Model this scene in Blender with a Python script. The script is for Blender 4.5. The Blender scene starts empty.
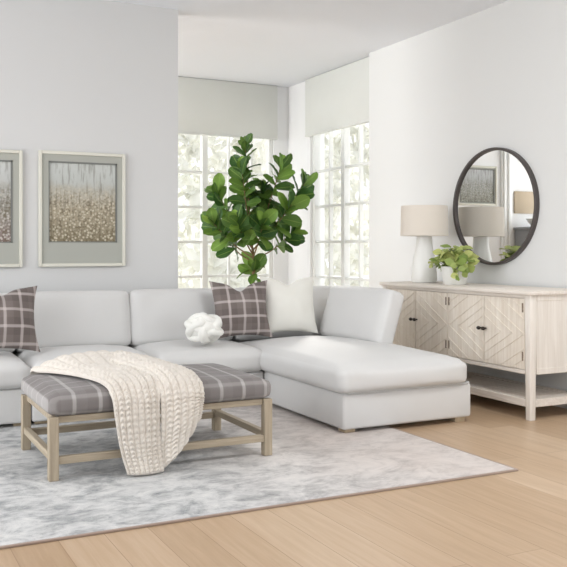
import bpy, bmesh, math, random
from mathutils import Vector, Matrix, noise
C = bpy.context.scene.collection
SC = bpy.context.scene
rnd = random.Random(7)
R = math.radians

# ------------------------------------------------------------------ camera
cam = bpy.data.objects.new('camera', bpy.data.cameras.new('camera'))
C.objects.link(cam)
cam.data.sensor_width = 36
cam.data.lens = 36 * 860 / 567
cam.data.shift_y = -35.5 / 567
cam.data.clip_start = 0.05
cam.location = (0, 0, 1.2)
cam.rotation_euler = (R(90), 0, -math.atan2(433, 860))
SC.camera = cam

# ------------------------------------------------------------------ light
w = bpy.data.worlds.new('world'); SC.world = w; w.use_nodes = True
bg = w.node_tree.nodes['Background']
bg.inputs[0].default_value = (0.95, 0.98, 1.035, 1)
bg.inputs[1].default_value = 1.3
sun = bpy.data.objects.new('sun', bpy.data.lights.new('sun', 'SUN')); C.objects.link(sun)
sun.data.energy = 7; sun.data.angle = R(9); sun.data.color = (1, .97, .92)
sun.rotation_euler = Vector((-1.68, -2.3, -1.65)).to_track_quat('-Z', 'Y').to_euler()
# added area lights out of view, standing for no known window or fixture
def area(name, loc, target, sx, sy, power, col=(.965, .985, 1.0)):
    l = bpy.data.lights.new(name, 'AREA'); l.shape = 'RECTANGLE'; l.size = sx; l.size_y = sy; l.energy = power; l.color = col
    o = bpy.data.objects.new(name, l); C.objects.link(o); o.location = loc
    o.rotation_euler = (Vector(target) - Vector(loc)).to_track_quat('-Z', 'Y').to_euler()
    return o
area('added_side_light', (-2.5, 4.3, 1.6), (4.0, 4.7, .8), 3.4, 2.6, 100)  # added light from the left, lifts the left-facing surfaces
area('added_overhead_light', (3.2, 2.7, 3.15), (3.2, 3.6, 0), 1.6, 1.2, 74)  # added overhead light for the chaise and floor, no known fixture
area('added_alcove_light', (-2.45, 8.25, 1.75), (4.8, 8.1, 1.9), 2.2, 2.6, 178)  # added light hidden behind the left wall, brightens the alcove
rear_fill = area('added_rear_light', (4.2, -1.8, 1.3), (3.3, 4.8, .5), 1.6, 1.8, 5); rear_fill.data.spread = R(50)  # added narrow light aimed at the chaise front
SC.view_settings.view_transform = 'Standard'
SC.view_settings.look = 'None'
SC.view_settings.gamma = 1
SC.view_settings.use_curve_mapping = False
SC.view_settings.exposure = 0.03

# ------------------------------------------------------------------ materials
def lin(c):
    return tuple((x / 255 / 12.92) if x / 255 <= .04045 else ((x / 255 + .055) / 1.055) ** 2.4 for x in c) + (1,)

class NT:
    def __init__(s, name, rough=.6, spec=.5, metal=0):
        s.m = bpy.data.materials.new(name); s.m.use_nodes = True
        s.t = s.m.node_tree; s.b = s.t.nodes['Principled BSDF']
        s.b.inputs['Roughness'].default_value = rough
        s.b.inputs['Specular IOR Level'].default_value = spec
        s.b.inputs['Metallic'].default_value = metal
    def n(s, typ, **k):
        n = s.t.nodes.new(typ)
        for a, v in k.items(): setattr(n, a, v)
        return n
    def l(s, a, b): s.t.links.new(a, b)
    def coord(s, out='Object', scale=(1, 1, 1), rot=(0, 0, 0)):
        tc = s.n('ShaderNodeTexCoord'); mp = s.n('ShaderNodeMapping')
        mp.inputs['Scale'].default_value = scale; mp.inputs['Rotation'].default_value = rot
        s.l(tc.outputs[out], mp.inputs[0]); return mp.outputs[0]
    def noise(s, v, scale, detail=3, rough=.55, dist=0):
        n = s.n('ShaderNodeTexNoise'); n.inputs['Scale'].default_value = scale; n.inputs['Detail'].default_value = detail
        n.inputs['Roughness'].default_value = rough; n.inputs['Distortion'].default_value = dist
        s.l(v, n.inputs['Vector']); return n.outputs['Fac']
    def ramp(s, f, stops, interp='LINEAR'):
        r = s.n('ShaderNodeValToRGB'); e = r.color_ramp.elements; r.color_ramp.interpolation = interp
        while len(e) < len(stops): e.new(.5)
        for q, (p, c) in zip(e, stops):
            q.position = p; q.color = lin(c) if len(c) == 3 else c
        s.l(f, r.inputs[0]); return r.outputs[0]
    def mix(s, f, a, b, mode='MIX'):
        m = s.n('ShaderNodeMix', data_type='RGBA', blend_type=mode)
        if isinstance(f, (int, float)): m.inputs[0].default_value = f
        else: s.l(f, m.inputs[0])
        for i, x in ((6, a), (7, b)):
            if isinstance(x, tuple): m.inputs[i].default_value = lin(x) if len(x) == 3 else x
            else: s.l(x, m.inputs[i])
        return m.outputs[2]
    def math(s, op, a, b=None, c=None):
        m = s.n('ShaderNodeMath', operation=op)
        for i, x in enumerate((a, b, c)):
            if x is None: continue
            if isinstance(x, (int, float)): m.inputs[i].default_value = x
            else: s.l(x, m.inputs[i])
        return m.outputs[0]
    def bump(s, h, strength=.3, dist=.01):
        b = s.n('ShaderNodeBump'); b.inputs['Strength'].default_value = strength; b.inputs['Distance'].default_value = dist
        s.l(h, b.inputs['Height']); s.l(b.outputs[0], s.b.inputs['Normal'])
    def base(s, c):
        if isinstance(c, tuple): s.b.inputs['Base Color'].default_value = lin(c)
        else: s.l(c, s.b.inputs['Base Color'])
        return s

def plain(name, col, rough=.6, spec=.5, metal=0):
    n = NT(name, rough, spec, metal); n.base(col); return n.m

def paint(name, col, rough=.75):
    n = NT(name, rough, .25); v = n.coord()
    n.base(n.mix(n.noise(v, 1.3, 2), tuple(c - 1 for c in col), tuple(min(255, c + 1) for c in col)))
    n.bump(n.noise(v, 220, 2), .03, .002); return n.m

def fabric(name, col, var=5, weave=420, rough=.95, bs=.25):
    n = NT(name, rough, .15); v = n.coord()
    a = n.mix(n.noise(v, 3, 4), tuple(c - var for c in col), tuple(min(255, c + var) for c in col))
    f = n.noise(v, weave, 2)
    n.base(n.mix(n.math('MULTIPLY', f, .12), a, tuple(max(0, c - 40) for c in col)))
    n.bump(f, bs, .003)
    n.b.inputs['Sheen Weight'].default_value = .15
    return n.m

def wood(name, c1, c2, axis=1, rough=.5, scale=1.0):
    n = NT(name, rough, .35)
    sc = [26 * scale] * 3; sc[axis] = 1.6 * scale
    v = n.coord('Object', tuple(sc))
    f = n.noise(v, 1.6, 6, .6, .6)
    n.base(n.ramp(f, [(.3, c1), (.7, c2)])); n.bump(f, .08, .003); return n.m

def plaid(name, ground, dark, line, period, phase=(0, 0), axes=(0, 1), lw=.09, wts=(1, 1), dkw=.5):
    """woven check: two sets of paired pale lines over a two-tone ground"""
    n = NT(name, .95, .15); tc = n.n('ShaderNodeTexCoord'); sp = n.n('ShaderNodeSeparateXYZ'); n.l(tc.outputs['Object'], sp.inputs[0])
    masks, bands = [], []
    for k, ax in enumerate(axes):
        c = n.math('ADD', n.math('DIVIDE', sp.outputs[ax], period), 50 + phase[k])
        fr = n.math('FRACT', c)
        d = n.math('ABSOLUTE', n.math('SUBTRACT', fr, .5))
        ln = n.n('ShaderNodeMapRange', interpolation_type='SMOOTHSTEP'); n.l(d, ln.inputs[0])
        ln.inputs[1].default_value = lw * .45; ln.inputs[2].default_value = lw; ln.inputs[3].default_value = 1; ln.inputs[4].default_value = 0
        masks.append(n.math('MULTIPLY', ln.outputs[0], wts[k]))
        fr2 = n.math('FRACT', n.math('MULTIPLY', c, .5)); bands.append(n.math('GREATER_THAN', fr2, .5))
    dk = n.math('MULTIPLY', n.math('ADD', bands[0], bands[1]), dkw)
    col = n.mix(dk, ground, dark)
    m = n.math('MINIMUM', n.math('MULTIPLY', n.math('ADD', masks[0], masks[1]), .62), .95)
    col = n.mix(m, col, line)
    v = n.coord('Object', (1, 1, 1)); f = n.noise(v, 300, 2)
    col = n.mix(n.math('MULTIPLY', f, .22), col, tuple(int(c * .62) for c in dark))
    n.base(col); n.bump(f, .3, .003); n.b.inputs['Sheen Weight'].default_value = .12; n.b.inputs['Sheen Roughness'].default_value = .4
    return n.m

M = {}
M['wall'] = paint('wall_paint_dimmed', (210, 210, 209))  # white wall paint darkened to offset the strong light on the left wall
M['wall_right'] = paint('wall_paint_lit', (224, 224, 222))  # lighter copy of the white wall paint, for how light falls there
M['alcove'] = paint('alcove_paint_brightened', (240, 240, 240))  # white wall paint raised so the alcove corner looks more brightly lit
M['ceiling'] = paint('ceiling_paint', (240, 243, 248))
M['trim'] = plain('white_trim_paint', (234, 234, 232), .45)
M['muntin'] = plain('window_paint', (232, 233, 230), .5)
M['sofa'] = fabric('pale_linen', (212, 211, 209), 3, 380)
M['welt'] = fabric('pale_linen_welt', (200, 200, 198), 3, 380)
M['cream'] = fabric('cream_linen', (228, 226, 218), 4, 300)
M['boucle'] = fabric('white_boucle', (240, 239, 233), 3, 160, .95, .6)
M['plaid_pillow'] = plaid('plaid_pillow_cloth', (128, 118, 114), (100, 91, 88), (204, 194, 190), .118, (.5, .05), (0, 1), .115, (1, 1), .3)
M['plaid_bench'] = plaid('plaid_bench_cloth', (140, 135, 133), (128, 122, 120), (192, 188, 185), .136, (.2, .3), (0, 1), .10, (1, .45), .4)
M['oak_bench'] = wood('weathered_oak', (156, 142, 122), (186, 172, 150), 2, .6)
M['oak_rail'] = wood('weathered_oak_rail', (156, 142, 122), (188, 174, 152), 0, .6)
M['oak_side'] = wood('weathered_oak_side_rail', (156, 142, 122), (188, 174, 152), 1, .6)
M['foot'] = wood('sofa_foot_wood', (165, 148, 122), (190, 172, 146), 2, .5)
M['side_wood'] = wood('whitewashed_wood', (214, 204, 193), (233, 226, 217), 1, .55)
M['side_post'] = wood('whitewashed_post', (220, 212, 202), (236, 230, 222), 2, .55)
M['door_wood'] = wood('whitewashed_door', (218, 206, 190), (238, 230, 218), 2, .55)
M['inlay'] = plain('pale_inlay', (236, 230, 222), .5)
M['bronze'] = plain('dark_bronze', (58, 52, 48), .4, .5, .7)
M['hinge'] = plain('aged_brass', (128, 112, 98), .45, .5, .3)
M['mirror_frame'] = plain('gunmetal_frame', (86, 80, 78), .4, .5, .4)
M['ceramic'] = plain('white_ceramic', (238, 237, 232), .3)
M['shade'] = fabric('linen_lampshade', (228, 219, 207), 4, 500)
M['frame'] = plain('cream_frame', (216, 214, 202), .5)
M['mat'] = plain('sage_grey_mat', (172, 173, 165), .8, .2)
M['mat_edge'] = plain('mat_bevel', (118, 120, 116), .7)
M['roman'] = fabric('shade_cloth', (221, 222, 217), 3, 260)
M['bark'] = wood('fig_bark', (112, 88, 62), (150, 124, 92), 2, .8)
M['soil'] = plain('potting_soil', (58, 44, 34), .95)
M['planter'] = plain('stone_planter', (196, 192, 186), .7)
n = NT('mirror_silver', .01, .5, 1); n.base((232, 233, 232)); M['mirror'] = n.m
# window glass
n = NT('window_glass'); t = n.t
tr = n.n('ShaderNodeBsdfTransparent'); gl = n.n('ShaderNodeBsdfGlossy'); gl.inputs['Roughness'].default_value = .02
mx = n.n('ShaderNodeMixShader'); mx.inputs[0].default_value = .05; n.l(tr.outputs[0], mx.inputs[1]); n.l(gl.outputs[0], mx.inputs[2])
n.l(mx.outputs[0], t.nodes['Material Output'].inputs['Surface']); M['glass'] = n.m
# floor
n = NT('oak_floor', .38, .45); v = n.coord('Object', (1, 1, 1), (0, 0, R(90)))
br = n.n('ShaderNodeTexBrick'); n.l(v, br.inputs[0]); br.offset = .37
br.inputs['Scale'].default_value = 1; br.inputs['Brick Width'].default_value = 1.9; br.inputs['Row Height'].default_value = .19
br.inputs['Mortar Size'].default_value = .0016; br.inputs['Mortar Smooth'].default_value = .3; br.inputs['Bias'].default_value = 0
br.inputs['Color1'].default_value = (0, 0, 0, 1); br.inputs['Color2'].default_value = (1, 1, 1, 1); br.inputs['Mortar'].default_value = (.5, .5, .5, 1)
g = n.noise(n.coord('Object', (22, 1.3, 22)), 1.5, 7, .62, .5)
tone = n.math('ADD', n.math('MULTIPLY', br.outputs['Color'], .35), n.math('MULTIPLY', g, .65))
col = n.ramp(tone, [(.2, (170, 142, 112)), (.5, (188, 161, 132)), (.85, (206, 183, 157))])
col = n.mix(br.outputs['Fac'], col, (150, 122, 95))
n.base(col); n.bump(n.math('SUBTRACT', n.math('MULTIPLY', g, .3), br.outputs['Fac']), .12, .003); M['floor'] = n.m
# rug : washed abstract pattern
n = NT('washed_rug', .95, .1); v = n.coord('Object', (1.0, 1.25, 1))
a = n.noise(v, 3.2, 8, .72, 1.0); b = n.noise(n.coord('Object', (1.6, 2.4, 1)), 5.5, 6, .75, .6); c = n.noise(v, 1.1, 3, .5)
f = n.math('ADD', n.math('MULTIPLY', a, .6), n.math('MULTIPLY', b, .4))
col = n.ramp(f, [(.37, (136, 138, 140)), (.45, (172, 173, 173)), (.52, (200, 200, 199)), (.62, (218, 217, 214))])
sp = n.n('ShaderNodeSeparateXYZ'); n.l(n.coord(), sp.inputs[0])
mr = n.n('ShaderNodeMapRange'); n.l(sp.outputs[0], mr.inputs[0]); mr.inputs[1].default_value = .2; mr.inputs[2].default_value = 1.6
warm = n.math('MULTIPLY', mr.outputs[0], n.math('ADD', c, .25))
col = n.mix(n.math('MULTIPLY', warm, .75), col, (212, 197, 188), "MIX")
n.base(col); n.bump(n.noise(n.coord(), 160, 3), .5, .006); M['rug'] = n.m
M['rug_edge'] = fabric('rug_binding', (168, 150, 138), 5, 300)
# meadow prints
def print_mat(name, top, mid, low, dots, seed):
    n = NT(name, .85, .15); tc = n.n('ShaderNodeTexCoord'); sp = n.n('ShaderNodeSeparateXYZ'); n.l(tc.outputs['Generated'], sp.inputs[0])
    v = n.coord('Object'); v2 = n.n('ShaderNodeVectorMath', operation='ADD'); n.l(v, v2.inputs[0]); v2.inputs[1].default_value = (seed, seed, seed)
    v = v2.outputs[0]
    wob = n.noise(v, 9, 5, .7)
    z = n.math('ADD', sp.outputs[2], n.math('MULTIPLY', n.math('SUBTRACT', wob, .5), .35))
    col = n.ramp(z, [(.0, low), (.42, mid), (.64, tuple(int((p + q) / 2) for p, q in zip(mid, top))), (.76, top), (1, tuple(min(255, c + 12) for c in top))])
    vo = n.n('ShaderNodeTexVoronoi'); vo.inputs['Scale'].default_value = 42; n.l(v, vo.inputs['Vector'])
    d = n.ramp(vo.outputs['Distance'], [(.2, (255, 255, 255)), (.5, (0, 0, 0))])
    gate = n.ramp(z, [(.5, (255, 255, 255)), (.74, (0, 0, 0))])
    mo = n.ramp(n.noise(v, 48, 3, .6), [(.5, (0, 0, 0)), (.6, (255, 255, 255))])
    col = n.mix(n.math('MULTIPLY', n.math('MULTIPLY', mo, gate), .6), col, (104, 94, 72))
    col = n.mix(n.math('MULTIPLY', n.math('MULTIPLY', d, gate), .75), col, dots)
    st = n.noise(n.coord('Object', (60, 60, 7)), 1, 4, .6)
    col = n.mix(n.math('MULTIPLY', n.ramp(st, [(.5, (0, 0, 0)), (.62, (255, 255, 255))]), .38), col, (92, 84, 68))
    n.base(col); return n.m
M['print_a'] = print_mat('meadow_print', (188, 191, 187), (176, 166, 146), (132, 122, 100), (216, 208, 188), 0)
M['print_b'] = print_mat('heather_print', (190, 192, 189), (160, 157, 148), (128, 108, 104), (206, 202, 194), 4.4)
M['print_c'] = print_mat('grey_print', (188, 190, 192), (164, 166, 162), (150, 150, 142), (190, 190, 182), 8.1)
# leaves
def leaf_mat(name, dark, light, ribs=True):
    n = NT(name, .42, .45); tc = n.n('ShaderNodeTexCoord'); sp = n.n('ShaderNodeSeparateXYZ'); n.l(tc.outputs['UV'], sp.inputs[0])
    d = n.math('ABSOLUTE', n.math('SUBTRACT', sp.outputs[0], .5))
    rib = n.math('LESS_THAN', d, .03)
    side = n.math('LESS_THAN', n.math('FRACT', n.math('MULTIPLY', n.math('SUBTRACT', sp.outputs[1], n.math('MULTIPLY', d, .7)), 7)), .09)
    f = n.math('MAXIMUM', rib, n.math('MULTIPLY', side, .5))
    at = n.n('ShaderNodeAttribute'); at.attribute_name = 'tone'
    col = n.mix(at.outputs['Fac'], dark, light)
    col = n.mix(n.math('MULTIPLY', f, .55), col, (150, 176, 88))
    n.base(col)
    n.b.inputs['Subsurface Weight'].default_value = 0
    n.b.inputs['Specular IOR Level'].default_value = .3
    tl = n.n('ShaderNodeBsdfTranslucent'); n.l(col, tl.inputs[0])
    ms = n.n('ShaderNodeMixShader'); ms.inputs[0].default_value = .22
    n.l(n.b.outputs[0], ms.inputs[1]); n.l(tl.outputs[0], ms.inputs[2]); n.l(ms.outputs[0], n.t.nodes['Material Output'].inputs['Surface'])
    return n.m
M['fig_leaf'] = leaf_mat('fig_leaf', (58, 94, 44), (140, 176, 76))
M['trail_leaf'] = leaf_mat('trailing_leaf', (136, 158, 82), (208, 212, 136))
n = NT('knit_wool', 1, .1); v = n.coord(); f = n.noise(v, 260, 3)
n.base(n.mix(n.noise(v, 14, 3), (216, 208, 198), (228, 221, 211))); n.bump(f, .5, .003); n.b.inputs['Sheen Weight'].default_value = .2; M['knit'] = n.m
n = NT('overexposed_hedge_leaf', .8, .2); n.base((242, 242, 237)); tl = n.n('ShaderNodeBsdfTranslucent'); tl.inputs[0].default_value = lin((245, 245, 240))  # near-white leaf colour stands in for overexposed daylight outdoors
ms = n.n('ShaderNodeMixShader'); ms.inputs[0].default_value = .5
n.l(n.b.outputs[0], ms.inputs[1]); n.l(tl.outputs[0], ms.inputs[2]); n.l(ms.outputs[0], n.t.nodes['Material Output'].inputs['Surface']); M['hedge'] = n.m
M['terrace'] = plain('pale_terrace', (214, 212, 204), .9)
M['tan_canvas'] = fabric('tan_canvas', (196, 180, 158), 4, 200)
M['grey_shelf'] = plain('grey_shelf', (150, 150, 152), .6)

# ------------------------------------------------------------------ mesh helpers
def box(bm, lo, hi, bev=0, seg=2):
    lo, hi = Vector(lo), Vector(hi)
    r = bmesh.ops.create_cube(bm, size=1)
    vs = r['verts']
    for v in vs:
        v.co = Vector([(lo[i] + hi[i]) / 2 + v.co[i] * (hi[i] - lo[i]) for i in range(3)])
    if bev:
        es = list({e for v in vs for e in v.link_edges})
        bmesh.ops.bevel(bm, geom=es, offset=bev, segments=seg, profile=.5, affect='EDGES')
    return bm

def BX(lo, hi, bev=0, seg=2): return box(bmesh.new(), lo, hi, bev, seg)

def tube(bm, pts, rad, n=10, closed=False, cap=True):
    pts = [Vector(p) for p in pts]; N = len(pts); rings = []
    up = Vector((0, 0, 1)); prev = None
    for i, p in enumerate(pts):
        if closed: d = pts[(i + 1) % N] - pts[i - 1]
        else: d = pts[min(i + 1, N - 1)] - pts[max(i - 1, 0)]
        d.normalize()
        if prev is None:
            a = d.cross(up) if abs(d.dot(up)) < .95 else d.cross(Vector((1, 0, 0)))
        else:
            a = prev - d * prev.dot(d)
        a.normalize(); prev = a; b = d.cross(a)
        r = rad[i] if isinstance(rad, (list, tuple)) else rad
        rings.append([bm.verts.new(p + (a * math.cos(q) + b * math.sin(q)) * r) for q in [2 * math.pi * k / n for k in range(n)]])
    for i in range(N if closed else N - 1):
        A, B = rings[i], rings[(i + 1) % N]
        off = 0
        if closed and i == N - 1:
            off = min(range(n), key=lambda o: (A[0].co - B[o].co).length)
        for k in range(n):
            bm.faces.new((A[k], A[(k + 1) % n], B[(k + 1 + off) % n], B[(k + off) % n]))
    if cap and not closed:
        bm.faces.new(rings[0][::-1]); bm.faces.new(rings[-1])
    return bm

def lathe(bm, prof, c=(0, 0, 0), n=40, cap=True):
    c = Vector(c); rings = []
    for r, z in prof:
        rings.append([bm.verts.new(c + Vector((r * math.cos(2 * math.pi * k / n), r * math.sin(2 * math.pi * k / n), z))) for k in range(n)])
    for A, B in zip(rings, rings[1:]):
        for k in range(n): bm.faces.new((A[k], A[(k + 1) % n], B[(k + 1) % n], B[k]))
    if cap:
        bm.faces.new(rings[0][::-1]); bm.faces.new(rings[-1])
    return bm

def cushion(sx, sy, sz, r=.05, crown=.03, puff=.0, n=14, wr=.004, seed=0, top_only=True):
    """soft upholstered block, centred in x and y, base at z=0"""
    bm = bmesh.new()
    bmesh.ops.create_cube(bm, size=2)
    bmesh.ops.subdivide_edges(bm, edges=bm.edges[:], cuts=n, use_grid_fill=True)
    H = Vector((sx / 2, sy / 2, sz / 2))
    for v in bm.verts:
        u = v.co.copy()
        # push samples toward the borders so that the rounding is smooth
        q = Vector([math.copysign(abs(t) ** .75, t) for t in u])
        p = Vector([q[i] * H[i] for i in range(3)])
        rr = min(r, min(H) * .98)
        inn = Vector([max(-(H[i] - rr), min(H[i] - rr, p[i])) for i in range(3)])
        d = p - inn
        if d.length > 1e-6:
            m = max(abs(d[i]) for i in range(3))
            p = inn + d.normalized() * m if m > 0 else p
        fx, fy, fz = 1 - q.x ** 2, 1 - q.y ** 2, 1 - q.z ** 2
        if q.z > 0: p.z += crown * (max(fx, 0) ** .6) * (max(fy, 0) ** .6) * q.z
        elif not top_only: p.z += crown * (max(fx, 0) ** .6) * (max(fy, 0) ** .6) * q.z
        p.x += puff * fz * max(fy, 0) * q.x; p.y += puff * fz * max(fx, 0) * q.y
        nn = noise.noise(Vector((p.x * 4 + seed, p.y * 4, p.z * 4))) + .5 * noise.noise(Vector((p.x * 9, p.y * 9 + seed, p.z * 9)))
        p.z += wr * nn * (1 if q.z > -.5 else 0)
        p.y += wr * .6 * nn
        v.co = p + Vector((0, 0, H.z))
    return bm

def pillow(w_, h_, t_, n=26, pinch=.09, seed=0, chop=0.0):
    """knife-edge pillow standing in its local xy plane, thickness along z, base edge at y=0"""
    bm = bmesh.new(); g = {}
    for s in (1, -1):
        for i in range(n + 1):
            for j in range(n + 1):
                a, b = 2 * i / n - 1, 2 * j / n - 1
                if s < 0 and (i in (0, n) or j in (0, n)):
                    g[s, i, j] = g[1, i, j]; continue
                x = a * (1 - pinch * (1 - b * b)); y = b * (1 - pinch * (1 - a * a))
                ca = max(0, 1 - a * a) ** .55; cb = max(0, 1 - b * b) ** .55
                z = t_ / 2 * ca * cb
                z += .05 * t_ * noise.noise(Vector((a * 2.2 + seed, b * 2.2, s * 3.0))) * ca * cb * 2
                y -= chop * math.exp(-(a / .28) ** 2) * max(0, b) ** 3
                z *= 1 - chop * 1.6 * math.exp(-(a / .25) ** 2) * max(0, b) ** 2
                g[s, i, j] = bm.verts.new((x * w_ / 2, (y + 1) * h_ / 2, s * z))
    for s in (1, -1):
        for i in range(n):
            for j in range(n):
                q = [g[s, i, j], g[s, i + 1, j], g[s, i + 1, j + 1], g[s, i, j + 1]]
                bm.faces.new(q if s > 0 else q[::-1])
    return bm

def obj(name, bm, mat, parent=None, smooth=True, wpos=False, angle=40):
    """one mesh object; wpos=True: bm is in room coordinates and the parent (unrotated) is subtracted"""
    if wpos and parent is not None:
        off = parent.location.copy(); p = parent.parent
        while p is not None: off += p.location; p = p.parent
        for v in bm.verts: v.co -= off
    bmesh.ops.recalc_face_normals(bm, faces=bm.faces[:])
    me = bpy.data.meshes.new(name); bm.to_mesh(me); bm.free()
    if smooth:
        for p in me.polygons: p.use_smooth = True
        me.set_sharp_from_angle(angle=R(angle))
    o = bpy.data.objects.new(name, me); C.objects.link(o)
    for m in (mat if isinstance(mat, list) else [mat]): me.materials.append(M[m])
    if parent is not None: o.parent = parent
    return o

def thing(name, label, cat, loc=(0, 0, 0), rot=(0, 0, 0), group=None):
    o = bpy.data.objects.new(name, None); C.objects.link(o); o.location = loc; o.rotation_euler = rot
    o.empty_display_size = .1
    return tag(o, label, cat, group)
def tag(o, label, cat, group=None):
    o['label'] = label; o['category'] = cat
    if group: o['group'] = group
    return o
def struct(name, bm, mat, parent=None, **k):
    o = obj(name, bm, mat, parent, **k)
    if parent is None: o['kind'] = 'structure'
    return o

# ------------------------------------------------------------------ the room
WX, LY, AY, CZ = 4.78, 6.88, 9.60, 3.21      # right wall, left wall, alcove wall, ceiling
struct('floor', BX((-2.6, -2.6, -.1), (5.1, 9.8, 0)), 'floor', smooth=False)
struct('ceiling', BX((-2.6, -2.6, CZ), (5.1, 9.8, CZ + .12)), 'ceiling', smooth=False)
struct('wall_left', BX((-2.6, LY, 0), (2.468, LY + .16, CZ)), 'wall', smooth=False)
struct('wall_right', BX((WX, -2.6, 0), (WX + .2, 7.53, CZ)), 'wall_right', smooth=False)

def wall_with_hole(lo, hi, axis, h0, h1, z0, z1):
    """wall slab lo..hi with one opening h0..h1 along axis, z0..z1 high"""
    bm = bmesh.new()
    def seg(a, b, za, zb):
        l = list(lo); h = list(hi); l[axis] = a; h[axis] = b; l[2] = za; h[2] = zb
        if b - a > 1e-4 and zb - za > 1e-4: box(bm, l, h)
    seg(lo[axis], h0, lo[2], hi[2]); seg(h1, hi[axis], lo[2], hi[2])
    seg(h0, h1, lo[2], z0); seg(h0, h1, z1, hi[2])
    return bm
W1 = (2.70, 4.70); W2 = (7.68, 9.03); WZ = (.42, 2.94)
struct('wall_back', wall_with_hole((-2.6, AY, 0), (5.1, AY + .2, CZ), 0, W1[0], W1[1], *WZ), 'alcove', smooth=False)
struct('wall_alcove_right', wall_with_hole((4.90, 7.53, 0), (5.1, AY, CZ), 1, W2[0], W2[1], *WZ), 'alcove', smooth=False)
struct('rear_light_blocker', BX((-2.6, -2.7, 0), (1.6, -2.6, CZ)), 'wall', smooth=False)  # unseen piece added to cut frontal light from the open rear
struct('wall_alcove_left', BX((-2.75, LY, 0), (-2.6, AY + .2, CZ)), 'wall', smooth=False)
def base_board(name, lo, hi): struct(name, BX(lo, hi, .006), 'trim')
base_board('baseboard_right', (WX - .015, -2.6, 0), (WX, 7.53, .14))
base_board('baseboard_left', (-2.6, LY - .015, 0), (2.468, LY, .14))
base_board('baseboard_back', (-2.6, AY - .015, 0), (4.9, AY, .14))
# casing seen in the mirror beside the alcove's left opening
bm = bmesh.new()
box(bm, (1.02, AY - .035, .14), (1.22, AY, CZ), .01); box(bm, (1.06, AY - .055, .14), (1.11, AY - .03, CZ), .008); box(bm, (1.15, AY - .055, .14), (1.19, AY - .03, CZ), .008)
struct('trim_1', bm, 'trim')

def window(name, axis, plane, a0, a1, mull, munt, zs, inward):
    """timber window: frame, mullions, muntins, sill and one glass pane sheet"""
    def bx(bm, a, b, p0, p1, z0, z1, bev=.004):
        lo, hi = [0, 0, z0], [0, 0, z1]
        lo[axis], hi[axis] = a, b; lo[1 - axis], hi[1 - axis] = min(p0, p1), max(p0, p1)
        box(bm, lo, hi, bev, 1)
    z0, z1 = WZ; d = .09
    root = thing(name, 'x', 'window', ((a0 + a1) / 2 if axis == 0 else plane, plane if axis == 0 else (a0 + a1) / 2, z0))
    del root['label'], root['category']; root['kind'] = 'structure'
    bm = bmesh.new(); p0, p1 = plane + .03, plane + .03 + d
    bx(bm, a0, a0 + .05, p0, p1, z0, z1); bx(bm, a1 - .05, a1, p0, p1, z0, z1)
    bx(bm, a0 + .05, a1 - .05, p0, p1, z0, z0 + .06); bx(bm, a0 + .05, a1 - .05, p0, p1, z1 - .06, z1)
    obj('window_frame', bm, 'muntin', root, wpos=True)
    for m in mull:
        bm = bmesh.new(); bx(bm, m - .035, m + .035, p0 + .005, p1 - .005, z0 + .06, z1 - .06)
        obj('mullion', bm, 'muntin', root, wpos=True)
    bm = bmesh.new()
    for m in munt: bx(bm, m - .013, m + .013, p0 + .02, p1 - .02, z0 + .06, z1 - .06, .003)
    for z in zs: bx(bm, a0 + .05, a1 - .05, p0 + .022, p1 - .022, z - .015, z + .015, .003)
    obj('muntin_grid', bm, 'muntin', root, wpos=True)
    bm = bmesh.new(); bx(bm, a0 + .02, a1 - .02, plane + .075, plane + .079, z0 + .03, z1 - .03, 0)
    obj('glass_pane', bm, 'glass', root, smooth=False, wpos=True)
    bm = bmesh.new(); bx(bm, a0 - .04, a1 + .04, plane - .04, plane + .03, z0 - .03, z0, .006)
    obj('sill', bm, 'trim', root, wpos=True)
    return root
ZS = [.86, 1.272, 1.69, 2.11]
window('window_1', 0, AY, W1[0], W1[1], [3.80], [3.02, 3.40, 4.12, 4.42], ZS, -1)
window('window_2', 1, 4.90, W2[0], W2[1], [8.33], [8.00, 8.66], ZS, -1)

# outdoors, seen through the glass
struct('ground_outside', BX((-8, 9.9, -.3), (22, 30, -.2)), 'terrace', smooth=False)
struct('ground_terrace', BX((5.2, -4, -.3), (22, 9.9, -.2)), 'terrace', smooth=False)
def hedge(loc, sx, sy, sz, seed, label):
    r_ = random.Random(seed); bm = bmesh.new()
    for i in range(5200):
        a = r_.uniform(0, 2 * math.pi); q = r_.uniform(.8, 1.0); h = r_.random()
        k = (1 - max(0, h - .55) ** 2 * 3.2) * (.85 + .15 * math.sin(a * 5 + h * 9))
        p = Vector((sx * q * k * math.cos(a), sy * q * k * math.sin(a), sz * h))
        s_ = r_.uniform(.12, .26)
        t1 = Vector((r_.gauss(0, 1), r_.gauss(0, 1), r_.gauss(0, 1))).normalized(); t2 = t1.orthogonal().normalized()
        vs = [bm.verts.new(p + t1 * s_), bm.verts.new(p + t2 * s_ * .55), bm.verts.new(p - t1 * s_), bm.verts.new(p - t2 * s_ * .55)]
        bm.faces.new(vs)
    for v in bm.verts: v.co.z = max(0, v.co.z)
    o = obj('garden_shrub', bm, 'hedge', smooth=False); o.location = loc
    tag(o, label, 'shrub'); return o
hedge((5.2, 15.5, -.2), 2.6, 1.2, 5.5, 1, 'pale overexposed garden shrub outside the back window, behind the fig tree')
hedge((10.6, 15.6, -.2), 2.4, 2.2, 5.5, 2, 'pale overexposed garden shrub outside the right alcove window')

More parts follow.
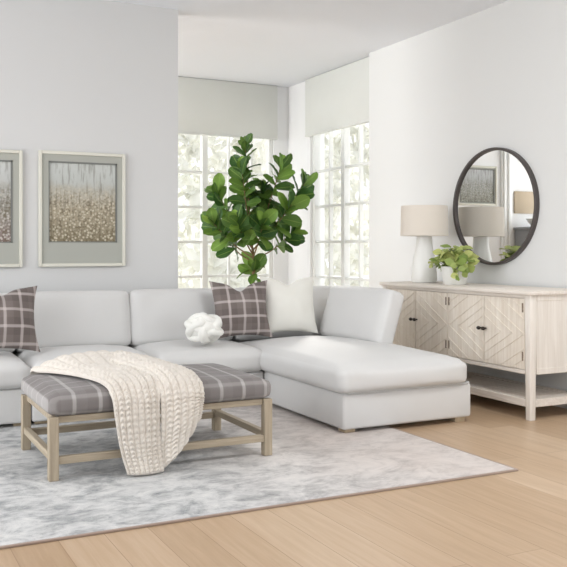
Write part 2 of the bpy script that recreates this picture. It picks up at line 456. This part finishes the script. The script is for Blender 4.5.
# shades
def shade(name, label, lo, hi, axis):
    root = thing(name, label, 'window shade', ((lo[0] + hi[0]) / 2, (lo[1] + hi[1]) / 2, lo[2]))
    bm = BX((lo[0], lo[1], lo[2] + .02), hi, .004)
    obj('shade_cloth', bm, 'roman', root, wpos=True)
    l2 = Vector(lo); h2 = Vector((hi[0], hi[1], lo[2] + .022)); l2[1 - axis] -= .006; h2[1 - axis] += .006
    obj('bottom_rail', BX(l2, h2, .004), 'roman', root, wpos=True)
shade('window_shade', 'flat beige grey fabric shade over the back window above the fig tree', (2.72, 9.535, 2.54), (4.72, 9.575, CZ - .005), 0)
shade('window_shade', 'flat pale fabric shade over the alcove window nearest the right wall', (4.845, 7.60, 2.525), (4.885, 9.05, CZ - .005), 1)

# ------------------------------------------------------------------ rug
rug = thing('area_rug', 'washed grey and white abstract rug under the bench and sofa', 'rug', (1.3, 4.9, 0))
bm = bmesh.new(); box(bm, (-.6, 3.575, .001), (3.195, 6.45, .012), .004, 1); obj('rug_pile', bm, 'rug', rug, wpos=True)
bm = bmesh.new()
box(bm, (-.6, 3.562, .0), (3.21, 3.576, .0115), .003, 1); box(bm, (3.194, 3.576, .0), (3.21, 6.45, .0115), .003, 1)
obj('rug_binding', bm, 'rug_edge', rug, wpos=True)

# ------------------------------------------------------------------ sectional sofa
sofa = thing('sectional_sofa', 'large pale grey upholstered sectional sofa with a chaise on the right', 'sofa', (2.0, 6.3, 0))
FZ = .012
def foot(x, y, z0):
    bm = BX((x - .04, y - .04, z0 + .0004), (x + .04, y + .04, .038), .004); obj('foot', bm, 'foot', sofa, wpos=True)
SEAT = .268
mods = [(.22, 1.08), (1.08, 1.94), (1.94, 2.80)]
for x0, x1 in mods:
    obj('base', BX((x0 + .003, 5.88, .036), (x1 - .003, 6.80, SEAT), .018, 3), 'sofa', sofa, wpos=True)
obj('base', BX((2.803, 4.72, .036), (3.83, 6.80, SEAT), .02, 3), 'sofa', sofa, wpos=True)
for x, y in ((.30, 5.96), (1.01, 5.96), (1.15, 5.96), (1.87, 5.96), (2.01, 5.96), (2.72, 5.96), (2.87, 4.79), (3.03, 6.2)):
    foot(x, y, FZ)
foot(3.755, 4.79, 0); foot(3.755, 6.72, 0); foot(.3, 6.72, 0); foot(1.95, 6.72, 0)
for k, (x0, x1) in enumerate(mods):
    bm = cushion(x1 - x0 - .006, .80, .165, .055, .05, .012, 14, .006, k * 3)
    bmesh.ops.translate(bm, verts=bm.verts, vec=((x0 + x1) / 2, 6.235, SEAT)); obj('seat_cushion', bm, 'sofa', sofa, wpos=True, angle=80)
bm = cushion(1.02, 1.75, .165, .05, .075, .022, 18, .006, 11)
bmesh.ops.translate(bm, verts=bm.verts, vec=(3.27, 5.55, SEAT)); obj('seat_cushion', bm, 'sofa', sofa, wpos=True, angle=80)
# seams round the chaise
for z, x0, x1, y0 in ((SEAT + .002, 2.805, 3.83, 4.72),):
    bm = tube(bmesh.new(), [(x0, 6.3, z), (x0, y0 + .03, z), (x0 + .03, y0, z), (x1 - .03, y0, z), (x1, y0 + .03, z), (x1, 6.3, z)], .006, 6)
    obj('welt', bm, 'welt', sofa, wpos=True)
for x0, x1 in mods + [(2.80, 3.655)]:
    obj('back_frame', BX((x0 + .003, 6.62, SEAT), (x1 - .003, 6.82, .70), .03, 3), 'sofa', sofa, wpos=True)
obj('back_frame', BX((3.66, 5.78, SEAT), (3.83, 6.82, .62), .03, 3), 'sofa', sofa, wpos=True)
obj('armrest', BX((.0, 5.86, .036), (.215, 6.82, .64), .03, 3), 'sofa', sofa, wpos=True)
def back_cushion(w_, h_, t_, loc, rz, lean, seed):
    bm = cushion(w_, h_, t_, .045, .03, .008, 14, .007, seed)
    m = Matrix.Translation(loc) @ Matrix.Rotation(rz, 4, 'Z') @ Matrix.Rotation(R(90) - lean, 4, 'X') @ Matrix.Translation((0, h_ / 2, 0))
    bmesh.ops.transform(bm, matrix=m, verts=bm.verts); obj('back_cushion', bm, 'sofa', sofa, wpos=True, angle=80)
for k, (x0, x1) in enumerate(mods):
    back_cushion(x1 - x0 - .004, .435, .17, ((x0 + x1) / 2, 6.60, .42), 0, R(9), 20 + k)
back_cushion(1.0, .435, .17, (3.315, 6.60, .42), 0, R(9), 31)
back_cushion(.92, .435, .16, (3.63, 5.84, .435), R(-90), R(17), 37)

# ------------------------------------------------------------------ pillows
def stand(name, bm, mat, loc, rz, lean, label, cat='pillow', roll=0):
    o = obj(name, bm, mat, angle=70); o.location = loc
    o.rotation_euler = (Matrix.Rotation(rz, 3, 'Z') @ Matrix.Rotation(R(90) - lean, 3, 'X') @ Matrix.Rotation(roll, 3, 'Z')).to_euler()
    return tag(o, label, cat)
stand('throw_pillow', pillow(.50, .47, .16, pinch=.13, seed=2, chop=.26), 'plaid_pillow', (2.765, 6.19, .485), R(-3), R(14), 'brown and grey plaid throw pillow beside the cream pillow and white knot pillow')
stand('throw_pillow', pillow(.52, .48, .17, pinch=.13, seed=5, chop=.2), 'plaid_pillow', (.925, 6.08, .487), R(8), R(17), 'brown plaid throw pillow at the far left end of the sofa', roll=R(-3))
stand('throw_pillow', pillow(.47, .48, .17, pinch=.11, seed=9, chop=.2), 'cream', (3.20, 6.22, .50), R(-10), R(13), 'plain cream throw pillow in the sofa corner, right of the plaid pillow')
# knotted ball pillow
bm = bmesh.new(); pts = []
for i in range(300):
    t = 2 * math.pi * i / 300
    la = 1.0 * math.sin(5 * t); lo = 3 * t
    rr = .101 + .010 * math.cos(10 * t + .9)
    pts.append(Vector((rr * math.cos(la) * math.cos(lo), rr * math.cos(la) * math.sin(lo), rr * math.sin(la))))
tube(bm, pts, .031, 12, True)
bmesh.ops.create_icosphere(bm, subdivisions=3, radius=.110)
bmesh.ops.transform(bm, matrix=Matrix.Diagonal((1.12, .98, .86, 1)) @ Matrix.Rotation(R(75), 4, 'X') @ Matrix.Rotation(R(18), 4, 'Z'), verts=bm.verts)
kn = obj('knot_pillow', bm, 'boucle', angle=60); kn.location = (2.345, 5.97, .606)
tag(kn, 'round white knotted ball pillow on the middle sofa seat', 'pillow')

# ------------------------------------------------------------------ bench
bench = thing('upholstered_bench', 'grey plaid upholstered bench on a weathered oak frame in front of the sofa', 'bench', (1.53, 4.82, FZ))
BX0, BX1, BY0, BY1 = .895, 2.165, 4.425, 5.245
bm = cushion(BX1 - BX0, BY1 - BY0, .112, .045, .03, .006, 16, .003, 4)
bmesh.ops.translate(bm, verts=bm.verts, vec=(0, 0, .336 - FZ + .0)); bmesh.ops.translate(bm, verts=bm.verts, vec=((BX0 + BX1) / 2 - 1.53, (BY0 + BY1) / 2 - 4.82, 0))
obj('seat_cushion', bm, 'plaid_bench', bench, angle=80)
for x in (BX0 + .005, BX1 - .055):
    for y in (BY0 + .005, BY1 - .055):
        obj('leg', BX((x, y, FZ), (x + .05, y + .05, .336), .003, 1), 'oak_bench', bench, wpos=True)
ix0, ix1, iy0, iy1 = BX0 + .055, BX1 - .055, BY0 + .055, BY1 - .055
for y in (BY0 + .012, BY1 - .048):
    obj('stretcher', BX((ix0, y, .093), (ix1, y + .036, .132), .003, 1), 'oak_rail', bench, wpos=True)
for x in (BX0 + .012, BX1 - .048):
    obj('stretcher', BX((x, iy0, .110), (x + .036, iy1, .148), .003, 1), 'oak_side', bench, wpos=True)
bm = bmesh.new()
for y in (BY0 + .03, BY1 - .05): box(bm, (ix0, y, .302), (ix1, y + .02, .336), .002, 1)
for x in (BX0 + .03, BX1 - .05): box(bm, (x, iy0, .302), (x + .02, iy1, .336), .002, 1)
obj('seat_frame', bm, 'oak_rail', bench, wpos=True)

# ------------------------------------------------------------------ chunky knit throw
def catmull(P, t):
    n_ = len(P) - 1; x = max(0, min(n_ - 1e-6, t * n_)); i = int(x); f = x - i
    p0, p1, p2, p3 = P[max(i - 1, 0)], P[i], P[i + 1], P[min(i + 2, n_)]
    return .5 * ((2 * p1) + (p2 - p0) * f + (2 * p0 - 5 * p1 + 4 * p2 - p3) * f * f + (3 * p1 - p0 - 3 * p2 + p3) * f ** 3)
V = Vector
def sheet(rows, nu, nv, stitch_u, stitch_v, amp, thick):
    rows = [[V(p) for p in r] for r in rows]
    grid = []
    for j in range(nv + 1):
        ctl = [catmull([r[c] for r in rows], j / nv) for c in range(len(rows[0]))]
        grid.append([catmull(ctl, i / nu) + V((0, 0, .008 if ctl[0].z > .44 else 0)) for i in range(nu + 1)])
    def nrm(i, j):
        a = grid[j][min(i + 1, nu)] - grid[j][max(i - 1, 0)]; b = grid[min(j + 1, nv)][i] - grid[max(j - 1, 0)][i]
        n_ = b.cross(a); return n_.normalized() if n_.length > 1e-9 else V((0, 0, 1))
    N = [[nrm(i, j) for i in range(nu + 1)] for j in range(nv + 1)]
    bm = bmesh.new(); T, B = [], []
    for j in range(nv + 1):
        T.append([]); B.append([])
        for i in range(nu + 1):
            u = i / nu * stitch_u; v_ = j / nv * stitch_v
            fu = u - math.floor(u); side = 1 if fu < .5 else -1
            rib = abs(math.sin(math.pi * u)) ** .7
            slant = v_ + side * (fu - .5) * 1.1
            st = .5 + .5 * math.cos(2 * math.pi * slant)
            cable = 1.0 if int(u) % 4 in (1, 2) else .55
            h = amp * (.35 * rib + .65 * rib * st * cable + .25 * noise.noise(V((u * .7, v_ * .5, 3))))
            e = min(i, nu - i, j, nv - j); ed = min(1, e / 2.0)
            T[-1].append(bm.verts.new(grid[j][i] + N[j][i] * (thick * (.35 + .65 * ed) + h)))
            B[-1].append(bm.verts.new(grid[j][i]))
    for j in range(nv):
        for i in range(nu):
            bm.faces.new((T[j][i], T[j][i + 1], T[j + 1][i + 1], T[j + 1][i])); bm.faces.new((B[j][i], B[j + 1][i], B[j + 1][i + 1], B[j][i + 1]))
    for j in range(nv):
        bm.faces.new((T[j][0], T[j + 1][0], B[j + 1][0], B[j][0])); bm.faces.new((T[j][nu], B[j][nu], B[j + 1][nu], T[j + 1][nu]))
    for i in range(nu):
        bm.faces.new((T[0][i], B[0][i], B[0][i + 1], T[0][i + 1])); bm.faces.new((T[nv][i], T[nv][i + 1], B[nv][i + 1], B[nv][i]))
    return bm
throw = thing('throw_blanket', 'chunky cream knitted throw draped over the plaid bench', 'blanket', (1.4, 4.7, .46))
zt = .482
main = [  # left edge .. right edge, back to hem
    [(.955, 5.285, .36), (1.10, 5.285, .36), (1.30, 5.285, .35), (1.48, 5.285, .34)],
    [(.96, 5.262, .45), (1.12, 5.26, .475), (1.32, 5.262, .49), (1.52, 5.262, .47)],
    [(.985, 5.15, .462), (1.15, 5.17, .53), (1.37, 5.19, .54), (1.60, 5.20, .495)],
    [(1.06, 4.95, .475), (1.20, 4.95, .50), (1.38, 4.97, .50), (1.58, 5.0, .495)],
    [(1.14, 4.72, .478), (1.26, 4.70, .492), (1.39, 4.70, .494), (1.53, 4.72, .49)],
    [(1.195, 4.52, .466), (1.285, 4.50, .475), (1.39, 4.50, .477), (1.49, 4.50, .475)],
    [(1.215, 4.412, .42), (1.30, 4.405, .43), (1.39, 4.40, .43), (1.475, 4.41, .43)],
    [(1.225, 4.385, .33), (1.30, 4.372, .33), (1.39, 4.375, .33), (1.47, 4.392, .33)],
    [(1.245, 4.385, .20), (1.31, 4.365, .20), (1.39, 4.37, .20), (1.47, 4.392, .20)],
    [(1.265, 4.375, .10), (1.325, 4.355, .10), (1.395, 4.36, .10), (1.47, 4.375, .10)],
    [(1.285, 4.35, .022), (1.34, 4.325, .02), (1.40, 4.325, .018), (1.475, 4.345, .018)],
]
obj('front_panel', sheet(main, 96, 280, 8, 42, .017, .012), 'knit', throw, wpos=True, angle=70)
fold = [
    [(1.33, 5.275, .44), (1.44, 5.275, .44), (1.55, 5.275, .43), (1.64, 5.275, .40)],
    [(1.35, 5.20, .505), (1.46, 5.21, .53), (1.57, 5.20, .51), (1.69, 5.19, .475)],
    [(1.38, 5.0, .515), (1.50, 5.0, .53), (1.60, 4.98, .515), (1.71, 4.98, .476)],
    [(1.42, 4.75, .505), (1.52, 4.75, .525), (1.62, 4.74, .51), (1.73, 4.74, .474)],
    [(1.46, 4.55, .485), (1.54, 4.53, .505), (1.63, 4.53, .495), (1.725, 4.54, .468)],
    [(1.475, 4.415, .435), (1.55, 4.39, .45), (1.64, 4.385, .445), (1.715, 4.40, .425)],
    [(1.478, 4.385, .34), (1.55, 4.355, .36), (1.64, 4.36, .375), (1.71, 4.385, .37)],
    [(1.478, 4.38, .22), (1.545, 4.345, .26), (1.63, 4.35, .30), (1.70, 4.375, .335)],
    [(1.478, 4.385, .12), (1.535, 4.345, .165), (1.615, 4.35, .225), (1.68, 4.375, .305)],
    [(1.48, 4.36, .025), (1.53, 4.335, .08), (1.60, 4.355, .165), (1.665, 4.38, .28)],
]
obj('folded_panel', sheet(fold, 84, 240, 7, 34, .017, .012), 'knit', throw, wpos=True, angle=70)

# ------------------------------------------------------------------ pictures
def picture(x0, x1, z0, z1, ins, pr, label, y=LY):
    root = thing('framed_print', label, 'picture', ((x0 + x1) / 2, y, z0))
    fw = .026
    bm = bmesh.new()
    for lo, hi in (((x0, z0), (x0 + fw, z1)), ((x1 - fw, z0), (x1, z1)), ((x0 + fw, z0), (x1 - fw, z0 + fw)), ((x0 + fw, z1 - fw), (x1 - fw, z1))):
        box(bm, (lo[0], y - .035, lo[1]), (hi[0], y - .001, hi[1]), .004, 1)
    obj('frame', bm, 'frame', root, wpos=True)
    a0, a1, b0, b1 = ins
    bm = bmesh.new()
    for lo, hi in (((x0 + fw, z0 + fw), (a0, z1 - fw)), ((a1, z0 + fw), (x1 - fw, z1 - fw)), ((a0, z0 + fw), (a1, b0)), ((a0, b1), (a1, z1 - fw))):
        box(bm, (lo[0], y - .022, lo[1]), (hi[0], y - .008, hi[1]))
    obj('mat', bm, 'mat', root, smooth=False, wpos=True)
    bm = bmesh.new(); t = .012
    for lo, hi in (((a0, b0), (a0 + t * .5, b1)), ((a1 - t, b0), (a1, b1)), ((a0, b0), (a1, b0 + t * .6)), ((a0, b1 - t), (a1, b1))):
        box(bm, (lo[0], y - .026, lo[1]), (hi[0], y - .008, hi[1]))
    obj('inner_frame', bm, 'mat_edge', root, smooth=False, wpos=True)
    obj('print', BX((a0, y - .014, b0), (a1, y - .006, b1)), pr, root, smooth=False, wpos=True)
    return root
picture(1.312, 2.005, 1.052, 1.965, (1.389, 1.937, 1.245, 1.885), 'print_a', 'cream framed meadow print with tan flowers, nearer the window')
picture(.492, 1.19, 1.052, 1.955, (.565, 1.115, 1.24, 1.875), 'print_b', 'cream framed print with dark heather, cut by the left picture edge')

# ------------------------------------------------------------------ sideboard
sb = thing('sideboard', 'whitewashed wood sideboard with geometric doors and a slatted lower shelf', 'sideboard', (4.48, 5.45, 0))
SX0, SX1, SY0, SY1, ZT = 4.20, 4.735, 4.545, 6.40, .90
obj('top', BX((SX0 - .02, SY0 - .02, ZT - .028), (SX1 + .015, SY1 + .02, ZT), .006), 'side_wood', sb, wpos=True)
bm = bmesh.new()
box(bm, (SX0 + .018, SY0 + .02, .318), (SX1 - .005, SY1 - .02, ZT - .028), .003, 1)
box(bm, (SX0 + .004, SY0 + .06, .318), (SX0 + .03, SY1 - .06, .345), .003, 1)
box(bm, (SX0 + .004, SY0 + .06, ZT - .05), (SX0 + .03, SY1 - .06, ZT - .028), .003, 1)
obj('body', bm, 'side_wood', sb, wpos=True)
for x in (SX0, SX1 - .06):
    for y in (SY0, SY1 - .06):
        bm = bmesh.new(); box(bm, (x, y, .0), (x + .06, y + .06, ZT - .028), .006)
        for v in bm.verts:
            if v.co.z < .05:
                v.co.x = x + .03 + (v.co.x - x - .03) * .8; v.co.y = y + .03 + (v.co.y - y - .03) * .8
        obj('leg', bm, 'side_post', sb, wpos=True)
bm = bmesh.new()
box(bm, (SX0 + .06, SY0 + .005, .345), (SX1 - .06, SY0 + .02, ZT - .03), .002, 1)
box(bm, (SX0 + .06, SY0 + .001, .318), (SX1 - .06, SY0 + .03, .36), .003, 1); box(bm, (SX0 + .06, SY0 + .001, ZT - .07), (SX1 - .06, SY0 + .03, ZT - .028), .003, 1)
obj('side_panel', bm, 'side_post', sb, wpos=True)
bm = bmesh.new()
k = 7; wd = (SX1 - SX0 - .12) / k
for i in range(k): box(bm, (SX0 + .06 + i * wd + .004, SY0 + .02, .125), (SX0 + .06 + (i + 1) * wd - .004, SY1 - .02, .143), .003, 1)
for x in (SX0 + .012, SX1 - .045): box(bm, (x, SY0 + .06, .09), (x + .034, SY1 - .06, .145), .003, 1)
for y in (SY0 + .012, SY1 - .045): box(bm, (SX0 + .06, y, .09), (SX1 - .06, y + .034, .145), .003, 1)
obj('lower_shelf', bm, 'side_wood', sb, wpos=True)
dz0, dz1 = .352, ZT - .055; dw = (SY1 - SY0 - .12) / 4
for i in range(4):
    y0 = SY0 + .06 + i * dw + .003; y1 = y0 + dw - .006; xf = SX0 + .004
    bm = bmesh.new(); box(bm, (xf, y0, dz0), (xf + .02, y1, dz1), .002, 1)
    # raised concentric half diamonds meeting on the edge where the pair opens
    ec, sg = ((y1, -1) if i % 2 == 0 else (y0, 1)); zc = (dz0 + dz1) / 2; hh = (dz1 - dz0) / 2
    def strip(p, q, wdt=.009):
        p, q = V(p), V(q); d = (q - p).normalized(); nn = V((-d.y, d.x))
        lo = [p + nn * wdt / 2, p - nn * wdt / 2, q - nn * wdt / 2, q + nn * wdt / 2]
        a = [bm.verts.new((xf - .004, c.x, c.y)) for c in lo]; b = [bm.verts.new((xf + .001, c.x, c.y)) for c in lo]
        bm.faces.new(a)
        for m_ in range(4): bm.faces.new((a[m_], a[(m_ + 1) % 4], b[(m_ + 1) % 4], b[m_]))
    wd_ = y1 - y0
    for f in (.42, .70, .98):
        tip = (ec + sg * wd_ * f, zc)
        for s_ in (1, -1): strip((ec + sg * .008, zc + s_ * hh * f * .97), tip)
    oc = y0 if ec == y1 else y1
    for f in (.30, .58):
        for s_ in (1, -1): strip((oc - sg * wd_ * f, zc + s_ * hh * .97), (oc - sg * .008, zc + s_ * hh * (1 - f)))
    d = obj('door', bm, 'door_wood', sb, smooth=False, wpos=True)
    kb = bmesh.new(); ky = ec + sg * .022
    bmesh.ops.create_icosphere(kb, subdivisions=2, radius=.019)
    for v in kb.verts: v.co = V((v.co.x * .7 + xf - .03, v.co.y * 1.1 + ky, v.co.z * .75 + zc + .008))
    tube(kb, [(xf - .03, ky, zc + .008), (xf, ky, zc + .008)], .006, 8)
    obj('knob', kb, 'bronze', d, wpos=True)
    for zz in (.782, .442):
        hb = BX((xf - .006, oc - sg * .016 - .006, zz - .032), (xf, oc - sg * .016 + .006, zz + .032), .002, 1); obj('hinge', hb, 'hinge', d, wpos=True)

# ------------------------------------------------------------------ lamp
lamp = thing('table_lamp', 'white ceramic table lamp with a beige drum shade on the sideboard', 'lamp', (4.45, 6.12, ZT))
bm = lathe(bmesh.new(), [(.1, 0), (.108, .006), (.11, .02), (.107, .12), (.098, .19), (.084, .25), (.074, .30), (.07, .35), (.068, .40), (.02, .408)])
obj('lamp_base', bm, 'ceramic', lamp)
obj('lamp_neck', lathe(bmesh.new(), [(.014, .40), (.014, .46), (.02, .462), (.02, .52), (.008, .53)], n=16), 'ceramic', lamp)
bm = bmesh.new(); lathe(bm, [(.207, .405), (.2, .665), (.196, .665), (.203, .405), (.207, .405)], cap=False)
obj('lamp_shade', bm, 'shade', lamp)
bm = bmesh.new()
for a in (0, 120, 240): tube(bm, [(.012 * math.cos(R(a)), .012 * math.sin(R(a)), .64), (.198 * math.cos(R(a)), .198 * math.sin(R(a)), .655)], .003, 6)
tube(bm, [(0, 0, .52), (0, 0, .675)], .005, 8)
obj('shade_fitting', bm, 'bronze', lamp)

# ------------------------------------------------------------------ leaf helper
def add_leaf(bm, uv, tn, base, direction, up, L, Wd, curl, tone, prof, nu=4, nv=6):
    d = V(direction).normalized(); s = d.cross(V(up)); s = s.normalized() if s.length > 1e-4 else d.orthogonal().normalized(); nn = s.cross(d)
    g = []
    for j in range(nv + 1):
        t = j / nv; w_ = Wd * prof(t)
        row = []
        for i in range(nu + 1):
            a = 2 * i / nu - 1
            p = V(base) + d * (L * t) + s * (a * w_ / 2) + nn * (-curl * L * t * t + .10 * Wd * abs(a) ** 1.5 + .02 * L * math.sin(t * 14 + a * 2) * abs(a))
            row.append((bm.verts.new(p), (i / nu, t)))
        g.append(row)
    for j in range(nv):
        for i in range(nu):
            q = [g[j][i], g[j][i + 1], g[j + 1][i + 1], g[j + 1][i]]
            f = bm.faces.new([x[0] for x in q])
            for lp, x in zip(f.loops, q): lp[uv].uv = x[1]; lp[tn] = (tone, tone, tone, 1)
def leaf_bm():
    bm = bmesh.new(); uv = bm.loops.layers.uv.new('UVMap'); tn = bm.loops.layers.float_color.new('tone'); return bm, uv, tn
def leaf_obj(name, bm, mat, parent):
    me = bpy.data.meshes.new(name); bm.to_mesh(me); bm.free()
    for p in me.polygons: p.use_smooth = True
    o = bpy.data.objects.new(name, me); C.objects.link(o); me.materials.append(M[mat]); o.parent = parent; return o
fig_prof = lambda t: max(.03, (math.sin(math.pi * min(1, t * .93 + .03)) ** .7) * (.62 + .48 * t ** 1.3))

# ------------------------------------------------------------------ potted plant on the sideboard
pp = thing('potted_plant', 'small white pot of trailing green leaves under the round mirror', 'plant', (4.43, 5.67, ZT))
obj('pot', lathe(bmesh.new(), [(.085, 0), (.095, .01), (.112, .13), (.115, .15), (.108, .15), (.1, .125)]), 'ceramic', pp)
obj('soil', lathe(bmesh.new(), [(.102, .118), (.103, .13)], n=24), 'soil', pp)
bm, uv, tn = leaf_bm(); r2 = random.Random(3)
oval = lambda t: max(.04, math.sin(math.pi * min(1, t * .96 + .02)) ** .8)
sbm = bmesh.new()
def strand(pts, nl, L):
    tube(sbm, pts, .0025, 5)
    for k in range(nl):
        p = catmull([V(q) for q in pts], (k + .5) / nl)
        a = r2.uniform(0, 2 * math.pi); d = V((math.cos(a), math.sin(a), r2.uniform(-.3, .6)))
        add_leaf(bm, uv, tn, p, d, (p - V((0, 0, .12))).normalized() + V((-.4, -.7, .3)), L * r2.uniform(.8, 1.25), L * .85, .2, r2.random() ** 1.2, oval, 2, 4)
for k in range(22):
    a = r2.uniform(0, 2 * math.pi); q = r2.uniform(.06, .17); h = r2.uniform(.19, .30)
    strand([(.02 * math.cos(a), .02 * math.sin(a), .125), (q * .55 * math.cos(a), q * .55 * math.sin(a), h), (q * math.cos(a), q * math.sin(a), h - .03 - q * .35)], 6, .085)
for (x, y, l, e) in ((-.07, -.125, 12, .00), (-.045, -.14, 10, .01), (-.12, .11, 4, .15), (-.05, .16, 4, .14)):
    strand([(x * .3, y * .3, .13), (x * .85, y * .85, .19), (x * 1.12, y * 1.12, .14), (x * 1.2, y * 1.2, .06 + e)], l, .062)
o = leaf_obj('leaves', bm, 'trail_leaf', pp)
obj('stems', sbm, 'trail_leaf', pp)

# ------------------------------------------------------------------ mirror
mr = thing('wall_mirror', 'round mirror with a dark metal frame on the right wall', 'mirror', (WX, 5.585, 1.545))
RM = .478
bm = bmesh.new(); lathe(bm, [(RM - .012, 0), (RM + .008, .0), (RM + .008, .038), (RM - .004, .042), (RM - .014, .038), (RM - .014, .016)], n=96, cap=False)
rot = Matrix.Diagonal((1, 1.06, 1, 1)) @ Matrix.Rotation(R(-90), 4, 'Y'); bmesh.ops.transform(bm, matrix=rot, verts=bm.verts); obj('frame', bm, 'mirror_frame', mr)
bm = lathe(bmesh.new(), [(RM - .012, .004), (RM - .012, .018)], n=96); bmesh.ops.transform(bm, matrix=rot, verts=bm.verts); obj('mirror_glass', bm, 'mirror', mr, smooth=False)

# ------------------------------------------------------------------ fig tree
FY = 8.45; FX = 3.885
fig = thing('fiddle_leaf_fig', 'tall fiddle leaf fig tree in the alcove behind the sofa', 'tree', (FX, FY, 0))
obj('planter', lathe(bmesh.new(), [(.17, 0), (.19, .01), (.24, .42), (.245, .44), (.225, .44), (.215, .38)]), 'planter', fig)
obj('soil', lathe(bmesh.new(), [(.216, .37), (.217, .385)], n=28), 'soil', fig)
ca, sa = math.cos(math.atan2(433, 860)), math.sin(math.atan2(433, 860))
dF = FX * sa + FY * ca
def fp(u, v, dd=0):      # design sketch of the crown: sideways / height offsets in metres from the trunk, dd towards depth
    lx = (u - 253) / 93.0; z = 1.2 + (248 - v) / 93.0
    return V((lx * ca + dd * sa, -lx * sa + dd * ca, z))
trunk = [V((0, 0, .38)), V((.02, 0, .6)), fp(253, 285), fp(254, 262), fp(252, 245)]
bm = tube(bmesh.new(), [catmull(trunk, i / 20) for i in range(21)], [.024 - .012 * i / 20 for i in range(21)], 10)
obj('trunk', bm, 'bark', fig)
brs = [  # tip (u, v, depth), where it leaves the trunk
    ((245, 143, 0), (252, 245), 12), ((242, 168, -.12), (252, 245), 11), ((216, 191, .1), (252, 248), 12), ((213, 222, -.15), (253, 258), 11),
    ((262, 188, .05), (252, 245), 10), ((282, 164, -.05), (253, 245), 11), ((306, 181, .1), (253, 250), 10), ((292, 205, -.2), (253, 250), 11),
    ((295, 230, .1), (254, 260), 10), ((238, 222, -.28), (253, 255), 12), ((264, 222, -.3), (253, 258), 10), ((246, 200, .25), (252, 245), 9),
    ((226, 240, .15), (253, 262), 6), ((254, 268, 0), (253, 275), 6)]
bm, uv, tn = leaf_bm(); r3 = random.Random(21)
for (tu, tv, td), (bu, bv), nl in brs:
    a, b = fp(bu, bv), fp(tu, tv, td); mid = (a + b) / 2 + V((0, 0, -.05 + .03 * r3.random()))
    P = [a, mid, b]
    obj('branch', tube(bmesh.new(), [catmull(P, i / 8) for i in range(9)], [.010 - .006 * i / 8 for i in range(9)], 6), 'bark', fig)
    ax = (b - mid).normalized()
    nl = int(nl * 1.6)
    for k in range(nl):
        t = 1 - (k / nl) * .5
        p = catmull(P, t)
        ang = k * 2.4 + r3.uniform(-.4, .4)
        o1 = ax.orthogonal().normalized(); o2 = ax.cross(o1)
        rad = o1 * math.cos(ang) + o2 * math.sin(ang)
        opening = .2 + .9 * (k / nl) + r3.uniform(-.1, .15)
        d = ax * (1 - opening * .75) + rad * (.35 + opening * .6) + V((0, 0, .25 - .35 * (k / nl)))
        # blades turn their face outward from the crown
        out = p - fp(253, 215); out.z *= .3
        face = out.normalized() * .9 + V((r3.gauss(0, .35), r3.gauss(0, .35) - .45, .35))
        L = r3.uniform(.16, .235) * (.6 if k < 2 else 1)
        if tv < 160: L *= .8
        add_leaf(bm, uv, tn, p, d, face, L, L * r3.uniform(.72, .88), r3.uniform(.0, .3), min(1, max(0, r3.gauss(.2, .24) + (.35 if k < 2 else 0))), fig_prof)
for q in range(5):
    a = q * 1.3; p = fp(253 + r3.uniform(-3, 3), 262 + q * 4)
    add_leaf(bm, uv, tn, p, V((math.cos(a), math.sin(a), -.1 - .1 * q)), (0, 0, 1), .17, .12, .3, .35, fig_prof)
leaf_obj('foliage', bm, 'fig_leaf', fig)

# ------------------------------------------------------------------ what the mirror shows of the alcove's far wall
picture(1.30, 2.0, 1.80, 2.36, (1.345, 1.955, 1.84, 2.315), 'print_c', 'dark framed grey print reflected at upper left in the round mirror', AY)
tag(obj('wall_canvas', BX((.50, AY - .03, 1.70), (.97, AY - .002, 2.02), .004), 'tan_canvas'), 'plain tan canvas reflected near the right edge of the round mirror', 'picture')
cb = thing('tall_cabinet', 'grey cabinet reflected at the lower right of the round mirror', 'cabinet', (.68, AY - .25, 0))
obj('body', BX((.40, AY - .44, .06), (.97, AY - .018, 1.46), .006), 'grey_shelf', cb, wpos=True)
obj('top', BX((.38, AY - .46, 1.46), (.99, AY - .016, 1.50), .006), 'grey_shelf', cb, wpos=True)
for y in (AY - .42, AY - .08):
    for x in (.42, .91): obj('foot', BX((x, y, 0), (x + .04, y + .04, .06), .002), 'grey_shelf', cb, wpos=True)
bw = obj('bowl', lathe(bmesh.new(), [(.05, 0), (.06, .01), (.12, .07), (.15, .12), (.143, .12), (.11, .07), (.05, .02)]), 'ceramic'); bw.location = (.76, AY - .24, 1.50)
tag(bw, 'white bowl on the grey cabinet reflected in the round mirror', 'bowl')
